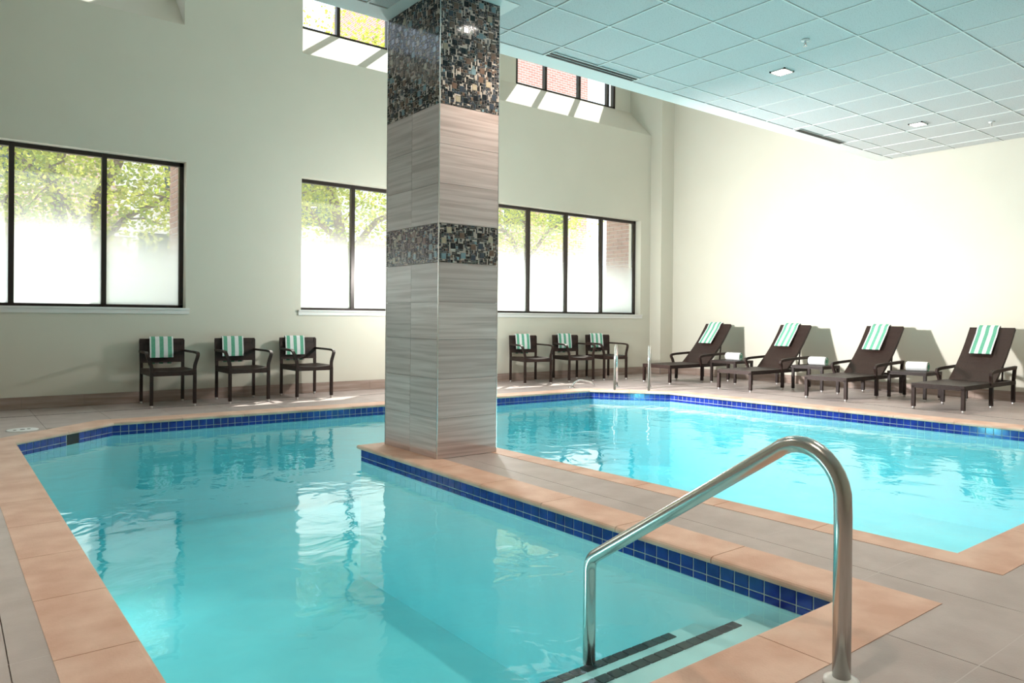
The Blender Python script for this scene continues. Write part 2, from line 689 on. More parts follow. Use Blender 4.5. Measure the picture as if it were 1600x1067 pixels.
# ------------------------------------------------------------------ windows
def window(name, x0, x1, z0, z1, y, mulls, glass, frame_w=.05, ledge=True, deep=.07):
    w = MB()
    w.box(x0, x1, y, y + deep, z0, z0 + .035)
    w.box(x0, x1, y, y + deep, z1 - frame_w, z1)
    w.box(x0, x0 + frame_w, y, y + deep, z0, z1)
    w.box(x1 - frame_w, x1, y, y + deep, z0, z1)
    o = put(w.build(name, M['bronze']), kind='structure')
    for mx in mulls:
        b = MB()
        b.box(mx - .027, mx + .027, y - .006, y + deep, z0, z1)
        b.build('mullion', M['bronze'], o)
    edges = [x0] + list(mulls) + [x1]
    for i in range(len(edges) - 1):
        b = MB()
        b.box(edges[i] + .02, edges[i + 1] - .02, y + .04, y + .046, z0 + .02, z1 - .03)
        b.build('glass_pane', glass, o)
    if ledge:
        b = MB()
        b.box(x0 - .04, x1 + .04, WALL_Y - .035, y, z0 - .022, z0)
        b.box(x0 - .04, x1 + .04, WALL_Y - .018, WALL_Y, z0 - .075, z0 - .022)
        b.build('window_sill', M['white_paint'], o)
    return o


FRAME_Y = 10.02
window('window_1', WIN[0][0], WIN[0][1], SILL_Z, HEAD_Z, FRAME_Y, (-.32, .594, 1.521), M['film_glass'])
window('window_2', WIN[1][0], WIN[1][1], SILL_Z, HEAD_Z, FRAME_Y, (4.776, 5.64), M['film_glass'])
window('window_3', WIN[2][0], WIN[2][1], SILL_Z, HEAD_Z, FRAME_Y, (8.127, 9.018, 9.921), M['film_glass'])
window('window_4', CW[0][0], CW[0][1], SLOPE_Z, CW_TOP, SLOPE_Y + .01, (.1, 1.15), M['clear_glass'], ledge=False)
window('window_5', CW[1][0], CW[1][1], SLOPE_Z, CW_TOP, SLOPE_Y + .01, (4.72, 5.57, 6.2), M['clear_glass'], ledge=False)
window('window_6', CW[2][0], CW[2][1], SLOPE_Z, CW_TOP, SLOPE_Y + .01, (8.86, 9.72, 10.5), M['clear_glass'], ledge=False)

# ------------------------------------------------------------------ ceilings
cb = MB()
cb.box(LEFT_X, WALL_X, GRID_Y, SOFFIT_Y, CEIL_Z, CEIL_Z + .08)           # plain border along the edge
cb.box(2.83, 3.62, 4.60, GRID_Y, CEIL_Z, CEIL_Z + .08)                   # border around the pillar head
cb.box(LEFT_X, WALL_X, FRONT_Y, SOFFIT_Y, CEIL_Z + .08, CEIL_Z + .2)
cb.box(LEFT_X, WALL_X, SOFFIT_Y - .12, SOFFIT_Y - .001, CEIL_Z + .05, HIGH_Z)
cb.box(LEFT_X, WALL_X, SOFFIT_Y - .12, 10.6, HIGH_Z, HIGH_Z + .2)
cb.box(LEFT_X, WALL_X, FRONT_Y, -.42, CEIL_Z, CEIL_Z + .08)
ceiling = put(cb.build('ceiling', M['gypsum']), kind='structure')
GX0, GY0, G = 3.871, 3.849, .61
tile_me = None
for j in range(-11, 13):
    for r in range(-7, 3):
        x0, x1 = GX0 + G * j + .012, min(GX0 + G * (j + 1), WALL_X) - .012
        y0, y1 = GY0 + G * r + .012, min(GY0 + G * (r + 1), GRID_Y) - .012
        full = abs(x1 - x0 - G + .024) < 1e-4 and abs(y1 - y0 - G + .024) < 1e-4
        if full and tile_me:
            link('ceiling_tile', tile_me, ceiling, (x0, y0, CEIL_Z + .006))
            continue
        b = MB()
        b.box(0, x1 - x0, 0, y1 - y0, 0, .016)
        o = b.build('ceiling_tile', M['ceil'], ceiling, (x0, y0, CEIL_Z + .006))
        if full:
            tile_me = o.data
for j in range(-11, 13):
    b = MB()
    b.box(GX0 + G * j - .007, GX0 + G * j + .007, -.42, GRID_Y, CEIL_Z, CEIL_Z + .03)
    b.build('tee_bar', M['gypsum'], ceiling)
for r in range(-7, 3):
    b = MB()
    b.box(LEFT_X, WALL_X, GY0 + G * r - .007, GY0 + G * r + .007, CEIL_Z + .001, CEIL_Z + .03)
    b.build('tee_bar', M['gypsum'], ceiling)


def diffuser(x0, x1, y0, y1, label):
    t = empty('air_diffuser', ((x0 + x1) / 2, (y0 + y1) / 2, CEIL_Z))
    put(t, label, 'air vent', 'linear slot diffusers in the dropped ceiling')
    hx, hy = (x1 - x0) / 2, (y1 - y0) / 2
    b = MB()
    b.box(-hx, hx, -hy, hy, -.004, -.0005)
    b.build('frame', M['white_paint'], t)
    for s in (-.42, .42):
        b = MB()
        b.box(-hx + .02, hx - .02, s * hy - .016, s * hy + .016, -.008, -.004)
        b.build('slot', M['black'], t)


diffuser(4.47, 5.69, 5.205, 5.325, 'linear slot air vent in the ceiling edge next to the tiled pillar')
diffuser(8.78, 9.95, 5.255, 5.345, 'linear slot air vent in the ceiling edge above the loungers')


def downlight(x, y, label, power=120):
    t = empty('recessed_downlight', (x, y, CEIL_Z))
    put(t, label, 'ceiling light', 'square recessed downlights')
    b = MB()
    h_ = .085
    for (xa, xb, ya, yb) in ((-h_, h_, -h_, -h_ + .015), (-h_, h_, h_ - .015, h_), (-h_, -h_ + .015, -h_, h_), (h_ - .015, h_, -h_, h_)):
        b.box(xa, xb, ya, yb, -.008, .006)
    b.build('trim_ring', M['steel'], t)
    b = MB()
    b.box(-h_ + .015, h_ - .015, -h_ + .015, h_ - .015, -.004, .004)
    b.build('lens', M['lamp'], t)
    d = bpy.data.lights.new('downlight_lamp', 'SPOT')
    d.energy = power
    d.color = (1, .84, .68)
    d.spot_size = radians(120)
    d.spot_blend = .6
    d.shadow_soft_size = .06
    o = bpy.data.objects.new('downlight_lamp', d)
    COL.objects.link(o)
    o.parent = t
    o.location = (0, 0, -.02)


downlight(6.63, 4.17, 'lit square recessed downlight in the ceiling closer to the tiled pillar')
downlight(9.71, 4.19, 'lit square recessed downlight in the ceiling close to the lounger wall')
for (x, y, w) in ((3.56, 4.17, 'close in front of the tiled pillar'), (3.55, 1.10, 'over the root of the peninsula deck, added unseen'), (6.63, 1.10, 'over the wide pool arm, added unseen'),
                  (9.71, 1.10, 'over the deck past the last lounger, added unseen'), (.5, 1.10, 'over the deck beside the entry steps, added unseen'), (.5, 4.17, 'over the narrow pool arm edge, added unseen')):
    downlight(x, y, 'lit square recessed downlight in the ceiling ' + w)  # all but the one by the pillar are unseen extras, added for light


def sprinkler(x, y, label):
    t = empty('fire_sprinkler', (x, y, CEIL_Z))
    put(t, label, 'sprinkler', 'ceiling sprinkler heads')
    b = MB()
    b.tube([(0, 0, .004), (0, 0, -.008)], .035, 16)
    b.build('escutcheon', M['white_plastic'], t)
    b = MB()
    b.tube([(0, 0, -.004), (0, 0, -.035)], .009, 8)
    b.tube([(-.012, 0, -.01), (-.016, 0, -.03), (0, 0, -.05)], .003, 6)
    b.tube([(.012, 0, -.01), (.016, 0, -.03), (0, 0, -.05)], .003, 6)
    b.build('sprinkler_body', M['chrome'], t)
    b = MB()
    b.tube([(0, 0, -.05), (0, 0, -.053)], .018, 12)
    b.build('deflector', M['chrome'], t)


sprinkler(6.04, 3.57, 'small chrome sprinkler head in the ceiling nearer the pillar')
sprinkler(10.30, 3.57, 'small chrome sprinkler head in the ceiling near the lounger wall')


# ------------------------------------------------------------------ deck floor
def clip(poly, a, b):
    """keep what lies to the left of a->b"""
    out = []
    for i in range(len(poly)):
        p, q = poly[i], poly[(i + 1) % len(poly)]
        sp = (b[0] - a[0]) * (p[1] - a[1]) - (b[1] - a[1]) * (p[0] - a[0])
        sq = (b[0] - a[0]) * (q[1] - a[1]) - (b[1] - a[1]) * (q[0] - a[0])
        if sp >= 0:
            out.append(p)
        if sp * sq < 0:
            t = sp / (sp - sq)
            out.append((p[0] + t * (q[0] - p[0]), p[1] + t * (q[1] - p[1])))
    return out


def clip_convex(poly, reg):
    for i in range(len(reg)):
        poly = clip(poly, reg[i], reg[(i + 1) % len(reg)])
        if len(poly) < 3:
            return []
    return poly


O = OUTER
far_l, far_r = O[8], O[7]
REGIONS = [
    [(LEFT_X, FRONT_Y), (O[0][0], FRONT_Y), O[0], (LEFT_X, O[0][1])],                                         # left of the pool
    [(LEFT_X, O[0][1]), O[0], O[9], (LEFT_X, O[9][1])],
    [(LEFT_X, O[9][1]), O[9], (O[9][0], WALL_Y), (LEFT_X, WALL_Y)],
    [O[9], O[8], (O[8][0], WALL_Y), (O[9][0], WALL_Y)],
    [O[8], O[7], (O[7][0], WALL_Y), (O[8][0], WALL_Y)],                                                       # window side
    [O[7], O[6], (O[6][0], WALL_Y), (O[7][0], WALL_Y)],
    [O[6], (WALL_X, O[6][1]), (WALL_X, WALL_Y), (O[6][0], WALL_Y)],
    [O[5], (WALL_X, O[5][1]), (WALL_X, O[6][1]), O[6]],                                                       # lounger side
    [(O[0][0], FRONT_Y), (WALL_X, FRONT_Y), (WALL_X, O[5][1]), O[5], O[4], (O[4][0], O[0][1]), O[0]],         # near deck
    [O[1], (O[4][0], O[1][1]), O[3], O[2]],                                                                   # peninsula
]
# the near deck polygon must be convex: split it at the step between the two near edges
yn = min(O[0][1], O[5][1], O[4][1], O[1][1])
REGIONS[8] = [(O[0][0], FRONT_Y), (WALL_X, FRONT_Y), (WALL_X, yn), (O[0][0], yn)]
REGIONS.append([(O[4][0], yn), (WALL_X, yn), (WALL_X, O[5][1]), (O[4][0], O[4][1])])
REGIONS.append([(O[0][0], yn), (O[4][0], yn), (O[4][0], O[1][1]), (O[0][0], O[1][1])])
fb = MB()
for rg in REGIONS:
    fb.prism(rg, -.2, -.010)
floor = put(fb.build('floor', M['grout_dark']), kind='structure')
TS, TX0, TY0 = .60, .16, .905
full_me = None
for i in range(-3, 20):
    for k in range(-3, 16):
        x0, y0 = TX0 + TS * i, TY0 + TS * k
        x1, y1 = x0 + TS, y0 + TS
        if x1 < -1.5 or y1 < -.6 or x0 > WALL_X or y0 > WALL_Y:
            continue
        g = .0018
        sq = [(x0 + g, y0 + g), (x1 - g, y0 + g), (x1 - g, y1 - g), (x0 + g, y1 - g)]
        pcs = [c for c in (clip_convex(sq, rg) for rg in REGIONS) if len(c) > 2]
        ar = sum(abs(sum(c[q][0] * c[(q + 1) % len(c)][1] - c[(q + 1) % len(c)][0] * c[q][1] for q in range(len(c)))) / 2 for c in pcs)
        if ar < .004:
            continue
        whole = len(pcs) == 1 and ar > (TS - 2 * g) ** 2 - 1e-4
        if whole and full_me:
            link('floor_tile', full_me, floor, (x0, y0, 0))
            continue
        b = MB()
        for c in pcs:
            b.prism([(p[0] - x0, p[1] - y0) for p in c], -.012, -.002)
        o = b.build('floor_tile', M['floor_tile'], floor, (x0, y0, 0))
        if whole:
            full_me = o.data
# pale joints across the deck, one line each
for k in range(-2, 16):
    yj = TY0 + TS * k
    sq = [(-1.5, yj - .0022), (WALL_X, yj - .0022), (WALL_X, yj + .0022), (-1.5, yj + .0022)]
    b = MB()
    for rg in REGIONS:
        c = clip_convex(sq, rg)
        if len(c) > 2:
            b.prism(c, -.0095, -.0022)
    if b.f:
        b.build('grout_line', M['grout_light'], floor)
# plain tile field where no camera looks
b = MB()
b.prism([(LEFT_X, FRONT_Y), (-1.64, FRONT_Y), (-1.64, WALL_Y), (LEFT_X, WALL_Y)], -.0105, -.002)
b.prism([(-1.64, FRONT_Y), (WALL_X, FRONT_Y), (WALL_X, -.895), (-1.64, -.895)], -.0105, -.002)
b.build('floor_field', M['floor_tile'], floor)

# ------------------------------------------------------------------ swimming pool
pool = put(empty('swimming_pool', (4.6, 4.8, 0)), 'U-shaped indoor swimming pool with cobalt waterline tiles and sandstone coping', 'pool')
PO = Vector((4.6, 4.8, 0))


def rel(p, z=0.0):
    return (p[0] - PO.x, p[1] - PO.y, z)


b = MB()
b.poly([rel(p, POOL_Z) for p in offset_poly(NOSE, .06)])
b.build('pool_floor', M['plaster'], pool)
TP = .0747
tile_cache = {}


def wall_tile(L_, h2=.0705):
    key = (round(L_, 4), h2)
    if key not in tile_cache:
        b_ = MB()
        t = .004
        c = .002
        vs = [(0, 0, 0), (L_, 0, 0), (L_, 0, h2), (0, 0, h2), (c, -t, c), (L_ - c, -t, c), (L_ - c, -t, h2 - c), (c, -t, h2 - c)]
        b_.mesh_part(vs, [(4, 5, 6, 7), (0, 1, 5, 4), (1, 2, 6, 5), (2, 3, 7, 6), (3, 0, 4, 7)])
        o_ = b_.build('waterline_tile', M['pool_tile'], pool)
        tile_cache[key] = o_.data
        bpy.data.objects.remove(o_)
    return tile_cache[key]


SHOWN_WALLS = (1, 5, 6, 7, 8)
n_nose = len(NOSE)
for i in range(n_nose):
    a, c = SHELL[i], SHELL[(i + 1) % n_nose]
    L_ = hypot(c[0] - a[0], c[1] - a[1])
    d = Vector(((c[0] - a[0]) / L_, (c[1] - a[1]) / L_, 0))
    b = MB()
    b.poly([rel(a, -.136), rel(c, -.136), rel(c, -.005), rel(a, -.005)], 1)
    b.poly([rel(a, POOL_Z), rel(c, POOL_Z), rel(c, -.136), rel(a, -.136)], 0)
    wall = b.build('pool_wall', [M['plaster'], M['pool_grout']], pool)
    n = max(1, round(L_ / TP))
    pitch = L_ / n
    rz = math.atan2(d.y, d.x)
    me, me_low = wall_tile(pitch - .0045), wall_tile(pitch - .0045, .031)
    rest = MB()
    for k in range(n):
        s = k * pitch + .00225
        p = (a[0] + d.x * s, a[1] + d.y * s)
        skim = i == 8 and .42 < s < .58
        for row, z in ((0, -.098), (1, -.1332)):
            if skim:
                continue
            if i in SHOWN_WALLS and (row == 0 or i == 1):
                link('waterline_tile', me if row == 0 else me_low, wall, rel(p, z), rz + pi)
                # the tile's front looks along its local -y; turned by pi it starts at its right end
            else:
                q = (p[0] + d.x * (pitch - .0045), p[1] + d.y * (pitch - .0045))
                nrm = (-d.y * .004, d.x * .004)
                hh = .0705 if row == 0 else .031
                rest.mesh_part([rel(p, z), rel(q, z), rel(q, z + hh), rel(p, z + hh),
                                rel((p[0] + nrm[0], p[1] + nrm[1]), z), rel((q[0] + nrm[0], q[1] + nrm[1]), z),
                                rel((q[0] + nrm[0], q[1] + nrm[1]), z + hh), rel((p[0] + nrm[0], p[1] + nrm[1]), z + hh)],
                               [(4, 5, 6, 7), (0, 1, 5, 4), (1, 2, 6, 5), (2, 3, 7, 6), (3, 0, 4, 7)])
    if rest.f:
        put(rest.build('waterline_tile_row', M['pool_tile'], wall), kind='stuff')
    if i == 8:
        # skimmer mouth in the tile band
        s = .42
        b = MB()
        p, q = (a[0] + d.x * .43, a[1] + d.y * .43), (a[0] + d.x * .585, a[1] + d.y * .585)
        nrm = (-d.y, d.x)
        b.prism([p, q, (q[0] + nrm[0] * .003, q[1] + nrm[1] * .003), (p[0] + nrm[0] * .003, p[1] + nrm[1] * .003)], -.131, -.03)
        o = b.build('skimmer_mouth', M['black'], wall)
        o.location = (-PO.x, -PO.y, 0)
# shift turned tiles: local x runs backwards after the half turn
for o in list(bpy.data.objects):
    if o.name.startswith('waterline_tile') and o.parent and o.parent.name.startswith('pool_wall') and o.get('kind') is None:
        L_ = max(v.co.x for v in o.data.vertices)
        o.location.x += cos(o.rotation_euler.z - pi) * L_
        o.location.y += sin(o.rotation_euler.z - pi) * L_

# coping stones with a rounded nose
PROFILE = [(1, -.034), (1, 0), (.08, 0), (.03, -.003), (.006, -.011), (0, -.019), (.008, -.028), (.04, -.034)]
for i in range(n_nose):
    a, c = NOSE[i], NOSE[(i + 1) % n_nose]
    oa, oc = OUTER[i], OUTER[(i + 1) % n_nose]
    L_ = hypot(c[0] - a[0], c[1] - a[1])
    d = ((c[0] - a[0]) / L_, (c[1] - a[1]) / L_)
    nrm = (d[1], -d[0])
    w = WIDTH[i]
    n = max(1, round(L_ / .61))
    for k in range(n):
        ends = []
        for s, is_end, e_in, e_out in ((k * L_ / n, k == 0, a, oa), ((k + 1) * L_ / n, k == n - 1, c, oc)):
            g = .0 if is_end else (.002 if s == k * L_ / n else -.002)
            pi_ = (a[0] + d[0] * (s + g), a[1] + d[1] * (s + g))
            po_ = (pi_[0] + nrm[0] * w, pi_[1] + nrm[1] * w)
            if is_end:
                pi_, po_ = e_in, e_out
            ends.append((pi_, po_))
        b = MB()
        np_ = len(PROFILE)
        vs = []
        for (pi_, po_) in ends:
            for (t, z) in PROFILE:
                tt = t if t in (0, 1) else t * .25 / w
                vs.append(rel((pi_[0] + (po_[0] - pi_[0]) * tt, pi_[1] + (po_[1] - pi_[1]) * tt), z))
        fs = [(q, (q + 1) % np_, np_ + (q + 1) % np_, np_ + q) for q in range(np_)]
        fs += [tuple(range(np_)), tuple(range(2 * np_ - 1, np_ - 1, -1))]
        b.mesh_part(vs, fs)
        b.build('coping_stone', M['coping'], pool)

# entry steps with dark tile edges
sx0, sx1 = NOSE[0][0] - .03, NOSE[1][0] + .03
for k, (y0, y1, z) in enumerate(((1.42, 1.86, -.20), (1.42, 2.17, -.345), (1.42, 2.47, -.56), (1.42, 2.77, -.80))):
    b = MB()
    b.box(sx0 - PO.x, sx1 - PO.x, y0 - PO.y, y1 - PO.y, POOL_Z, z)
    st = b.build('pool_step', M['plaster'], pool)
    if k < 2:
        xa, xb = (.75, 2.63) if k == 0 else (.75, 2.59)
        nn = 30
        for q in range(nn):
            p0, p1 = xa + (xb - xa) * q / nn + .003, xa + (xb - xa) * (q + 1) / nn - .003
            b = MB()
            b.box(p0 - PO.x, p1 - PO.x, y1 - .05 - PO.y, y1 - .004 - PO.y, z, z + .004)
            b.build('edge_tile', M['step_tile'], st)
# drain cover on the floor of the deep side
b = MB()
b.tube([rel((6.2, 5.2), POOL_Z), rel((6.2, 5.2), POOL_Z + .015)], .14, 24)
b.build('drain_cover', M['white_plastic'], pool)

# unseen lamps added below the waterline to brighten the pool
for (x, y, rz) in ((NOSE[0][0] - .03, 3.3, 0), (NOSE[9][0] - .01, 5.7, 0), (3.69, 2.5, 0), (3.64, 4.2, 0), (6.2, 1.39, pi / 2)):
    lens_x, lens_y = cos(rz), sin(rz)
    b = MB()
    c0 = Vector(rel((x, y), -.60))
    dv = Vector((lens_x, lens_y, 0))
    b.tube([c0, c0 + dv * .012, c0 + dv * .022], [.13, .13, .115], 24)
    ring = b.build('added_pool_lamp', M['chrome'], pool)
    b = MB()
    b.tube([c0 + dv * .018, c0 + dv * .027], .10, 24)
    b.build('added_lamp_lens', M['lamp'], ring)
    d = bpy.data.lights.new('added_underwater_lamp', 'AREA')
    d.shape = 'DISK'
    d.size = .2
    d.energy = 4 if x < 2 else 20
    d.color = (.92, 1, 1)
    lo = bpy.data.objects.new('added_underwater_lamp', d)
    COL.objects.link(lo)
    lo.parent = pool
    lo.location = c0 + dv * .035
    lo.rotation_euler = dv.to_track_quat('-Z', 'Y').to_euler()

wm = MB()
wp = offset_poly(NOSE, .045)
wm.prism(wp, POOL_Z - .04, WATER_Z)
water = put(wm.build('pool_water', M['water']), 'clear turquoise rippled water filling the U-shaped pool', 'water', kind='stuff')

# ------------------------------------------------------------------ tiled pillar
PX0, PX1, PY0, PY1 = 2.945, 3.50, 4.71, 5.535
pillar = put(empty('tiled_pillar', ((PX0 + PX1) / 2, (PY0 + PY1) / 2, 0)),
             'square pillar clad in veined grey stone tiles with two bands of glass mosaic', 'pillar')
PC = Vector(((PX0 + PX1) / 2, (PY0 + PY1) / 2, 0))
hx, hy = (PX1 - PX0) / 2, (PY1 - PY0) / 2
b = MB()
b.box(-hx + .01, hx - .01, -hy + .01, hy - .01, 0, CEIL_Z)
b.build('pillar_core', M['grout_dark'], pillar)
ROWS = [(0, .305), (.305, .605), (.605, .905), (.905, 1.19), (1.19, 1.49), (1.79, 2.09), (2.09, 2.39), (2.39, 2.69)]
g = .0012
for (z0, z1) in ROWS:
    for face in range(4):
        b_list = []
        if face in (0, 2):   # faces looking along y: one tile wide
            s = -1 if face == 0 else 1
            b_list.append((-hx, hx, s * hy - (0 if s < 0 else .01), s * hy + (.01 if s < 0 else 0)))
        else:                # faces looking along x: two tiles wide
            s = -1 if face == 1 else 1
            ym = .41 / .825 * 2 * hy - hy
            for (ya, yb) in ((-hy + .0105, ym), (ym, hy - .0105)):
                b_list.append((s * hx - (0 if s < 0 else .01), s * hx + (.01 if s < 0 else 0), ya, yb))
        for (xa, xb, ya, yb) in b_list:
            b = MB()
            if face in (0, 2):
                b.box(xa, xb, ya, yb, z0 + g, z1 - g)
            else:
                b.box(xa, xb, ya + g, yb - g, z0 + g, z1 - g)
            b.build('stone_tile', M['stone'], pillar)
# metal corner strips
for sx in (-1, 1):
    for sy in (-1, 1):
        b = MB()
        b.box(sx * hx - .003, sx * hx + .003, sy * hy - .003, sy * hy + .003, 0, CEIL_Z)
        b.build('corner_strip', M['corner_metal'], pillar)
# mosaic bands: a lattice of big squares, small squares and sticks
MOS = [mat('mosaic_black', (.012, .012, .016), .08), mat('mosaic_brown', (.16, .10, .075), .15), mat('mosaic_slate', (.045, .055, .075), .1),
       mat('mosaic_blue', (.20, .29, .33), .12), mat('mosaic_cream', (.42, .35, .26), .2), mat('mosaic_mirror', (.55, .53, .50), .12, 1.0),
       mat('mosaic_joint', (.62, .54, .49), .45, .3)]


def mosaic(width, z0, z1, seed):
    rnd = random.Random(seed)
    u = .0118
    nx, nz = int(width / u), int((z1 - z0) / u)
    u_x, u_z = width / nx, (z1 - z0) / nz
    used = [[False] * nz for _ in range(nx)]
    b_ = MB()

    def tile(i, k, w, h_, mi):
        for p in range(i, i + w):
            for q in range(k, k + h_):
                used[p][q] = True
        e = .0024
        x0, x1 = i * u_x + e, (i + w) * u_x - e
        a0, a1 = z0 + k * u_z + e, z0 + (k + h_) * u_z - e
        t = .003
        b_.mesh_part([(x0, 0, a0), (x1, 0, a0), (x1, 0, a1), (x0, 0, a1), (x0, -t, a0), (x1, -t, a0), (x1, -t, a1), (x0, -t, a1)],
                     [(4, 5, 6, 7), (0, 1, 5, 4), (1, 2, 6, 5), (2, 3, 7, 6), (3, 0, 4, 7)], mi)

    def free(i, k, w, h_):
        return i + w <= nx and k + h_ <= nz and not any(used[p][q] for p in range(i, i + w) for q in range(k, k + h_))
    # big squares, loosely spaced
    for _ in range(int(nx * nz / 5)):
        i, k = rnd.randrange(nx), rnd.randrange(nz)
        if i > 1 and k > 1 and free(i - 2, k - 2, 8, 8):
            tile(i, k, 4, 4, rnd.choice([0, 0, 2, 1, 1, 3, 4]))
    for _ in range(int(nx * nz / 9)):
        i, k = rnd.randrange(nx), rnd.randrange(nz)
        if free(i, k, 2, 2):
            tile(i, k, 2, 2, rnd.choice([0, 0, 0, 1, 2, 2, 3, 1]))
    for k in range(nz):
        for i in range(nx):
            if used[i][k]:
                continue
            opts = [(3, 1), (1, 3), (2, 1), (1, 2), (4, 1), (1, 4)]
            rnd.shuffle(opts)
            for (w, h_) in opts:
                if free(i, k, w, h_):
                    break
            else:
                w, h_ = 1, 1
            tile(i, k, w, h_, rnd.choice([0, 0, 0, 2, 2, 6, 6]))
    return b_


for bi, (z0, z1) in enumerate(((1.492, 1.788), (2.692, CEIL_Z))):
    for face in range(4):
        wd = 2 * hx if face in (0, 2) else 2 * hy
        back = MB()
        back.box(.002, wd - .002, .001, .008, z0, z1)
        rzs = {0: 0, 1: -pi / 2, 2: pi, 3: pi / 2}[face]
        locs = {0: (-hx, -hy + .0035, 0), 1: (-hx + .0035, hy, 0), 2: (hx, hy - .0035, 0), 3: (hx - .0035, -hy, 0)}[face]
        o = back.build('mosaic_panel', MOS[6], pillar, locs, rzs)
        put(mosaic(wd, z0, z1, 11 * bi + face).build('mosaic_chips', MOS, o), kind='stuff')

# ------------------------------------------------------------------ handrails and ladder
hr = put(empty('pool_handrail', (2.10, 1.105, 0)), 'thick stainless steel handrail sloping down over the pool entry steps', 'handrail')
path = arc([(0, 0, 0), (0, 0, .715), (0, .285, .70), (0, 1.0, .135), (0, 1.068, .03), (0, 1.068, -.345)], .16, 8)
# rebuild with a generous bend at the post head and a tighter one at the lower knee
path = [Vector((0, 0, 0)), Vector((0, 0, .50))]
for k in range(1, 13):                       # bend from vertical to the sloping run
    a = k / 12 * radians(128)
    path.append(Vector((0, .138 - .138 * cos(a), .53 + .158 * sin(a))))
e = path[-1]
knee = Vector((0, 1.068, .085))
dirv = (knee - e).normalized()
path += [e.lerp(knee, .5), knee - dirv * .09]
path += [p for p in arc([knee - dirv * .09, knee, knee + Vector((0, 0, -.09))], .09, 6)[1:]]
path += [Vector((0, 1.068, -.15)), Vector((0, 1.068, -.345))]
b = MB()
b.tube(path, .026, 20)
b.build('rail_tube', M['steel'], hr)
b = MB()
b.tube([(0, 0, -.002), (0, 0, .012), (0, 0, .02)], [.052, .050, .03], 24)
b.build('base_flange', M['white_plastic'], hr)
b = MB()
b.tube([(0, 1.068, -.012), (0, 1.068, -.004)], .0258, 20)
b.build('sleeve_joint', M['chrome'], hr)

lad = put(empty('pool_ladder', (8.285, 7.69, 0)), 'chrome pool ladder with two tall grab rails at the chamfered corner', 'ladder')
nx_, ny_ = .763, .646          # outward across the chamfer, about along the line of sight
tx_, ty_ = .646, -.763
for s in (-.255, .255):
    bx_, by_ = tx_ * s, ty_ * s
    pts = [(.36, 0), (.36, .50), (.26, .655), (.10, .66), (-.03, .52), (-.10, .1), (-.12, -.12), (-.12, -.85)]
    pth = arc([(bx_ + nx_ * q, by_ + ny_ * q, z) for q, z in pts], .13, 5)
    b = MB()
    b.tube(pth, .0205, 12)
    b.build('grab_rail', M['chrome'], lad)
    b = MB()
    b.tube([(bx_ + nx_ * .36, by_ + ny_ * .36, -.002), (bx_ + nx_ * .36, by_ + ny_ * .36, .018)], .045, 16)
    b.build('base_flange', M['chrome'], lad)
for z in (-.30, -.56, -.80):
    b = MB()
    b.tube([(-nx_ * .12 + tx_ * s, -ny_ * .12 + ty_ * s, z) for s in (-.25, 0, .25)], .03, 8, flat=(.04, .012))
    b.build('ladder_rung', M['white_plastic'], lad)

gb = put(empty('low_grab_bar', (7.72, 8.44, 0)), 'low bent steel grab bar on the deck beside the pool ladder', 'grab bar')
b = MB()
b.tube(arc([(0, 0, 0), (.06, -.02, .085), (.16, -.03, .115), (.36, -.06, .075), (.42, -.08, .02)], .06, 4), .016, 10)
b.build('bar', M['chrome'], gb)
b = MB()
b.tube([(0, 0, -.002), (0, 0, .012)], .05, 14)
b.build('base_flange', M['chrome'], gb)

lid = put(empty('skimmer_lid', (.575, 8.12, 0)), 'round white plastic skimmer lid set into the deck by the pool corner', 'lid')
b = MB()
b.tube([(0, 0, -.004), (0, 0, .003), (0, 0, .006)], [.128, .128, .118], 32)
b.build('cover', M['white_plastic'], lid)
for a in (.05, -.06, 0.0):
    b = MB()
    b.tube([(a, a * .3 - .02, .0055), (a, a * .3 - .02, .0075)], .014 if a else .02, 10)
    b.build('finger_hole', M['black'], lid)


# slotted deck drains
def drain(p, q, label):
    t = empty('deck_drain', (p[0], p[1], 0), math.atan2(q[1] - p[1], q[0] - p[0]))
    put(t, label, 'drain', 'slotted deck drains')
    L_ = hypot(q[0] - p[0], q[1] - p[1])
    b_ = MB()
    b_.box(0, L_, -.014, .014, -.006, -.0012)
    b_.build('channel', M['grout_dark'], t)
    b_ = MB()
    k = 0.0
    while k < L_ - .05:
        b_.box(k + .01, k + .04, -.005, .005, -.0012, -.0004)
        k += .05
    put(b_.build('slot_row', M['black'], t), kind='stuff')


drain((-1.5, 9.2), (11.0, 9.2), 'thin slotted drain line in the deck along the window wall')
drain((9.30, .2), (9.62, 8.9), 'thin slotted drain line in the deck in front of the loungers')

# ------------------------------------------------------------------ furniture


def copy_tree(o, parent=None):
    c = o.copy()
    COL.objects.link(c)
    c.parent = parent
    for ch in o.children:
        copy_tree(ch, c)
    return c


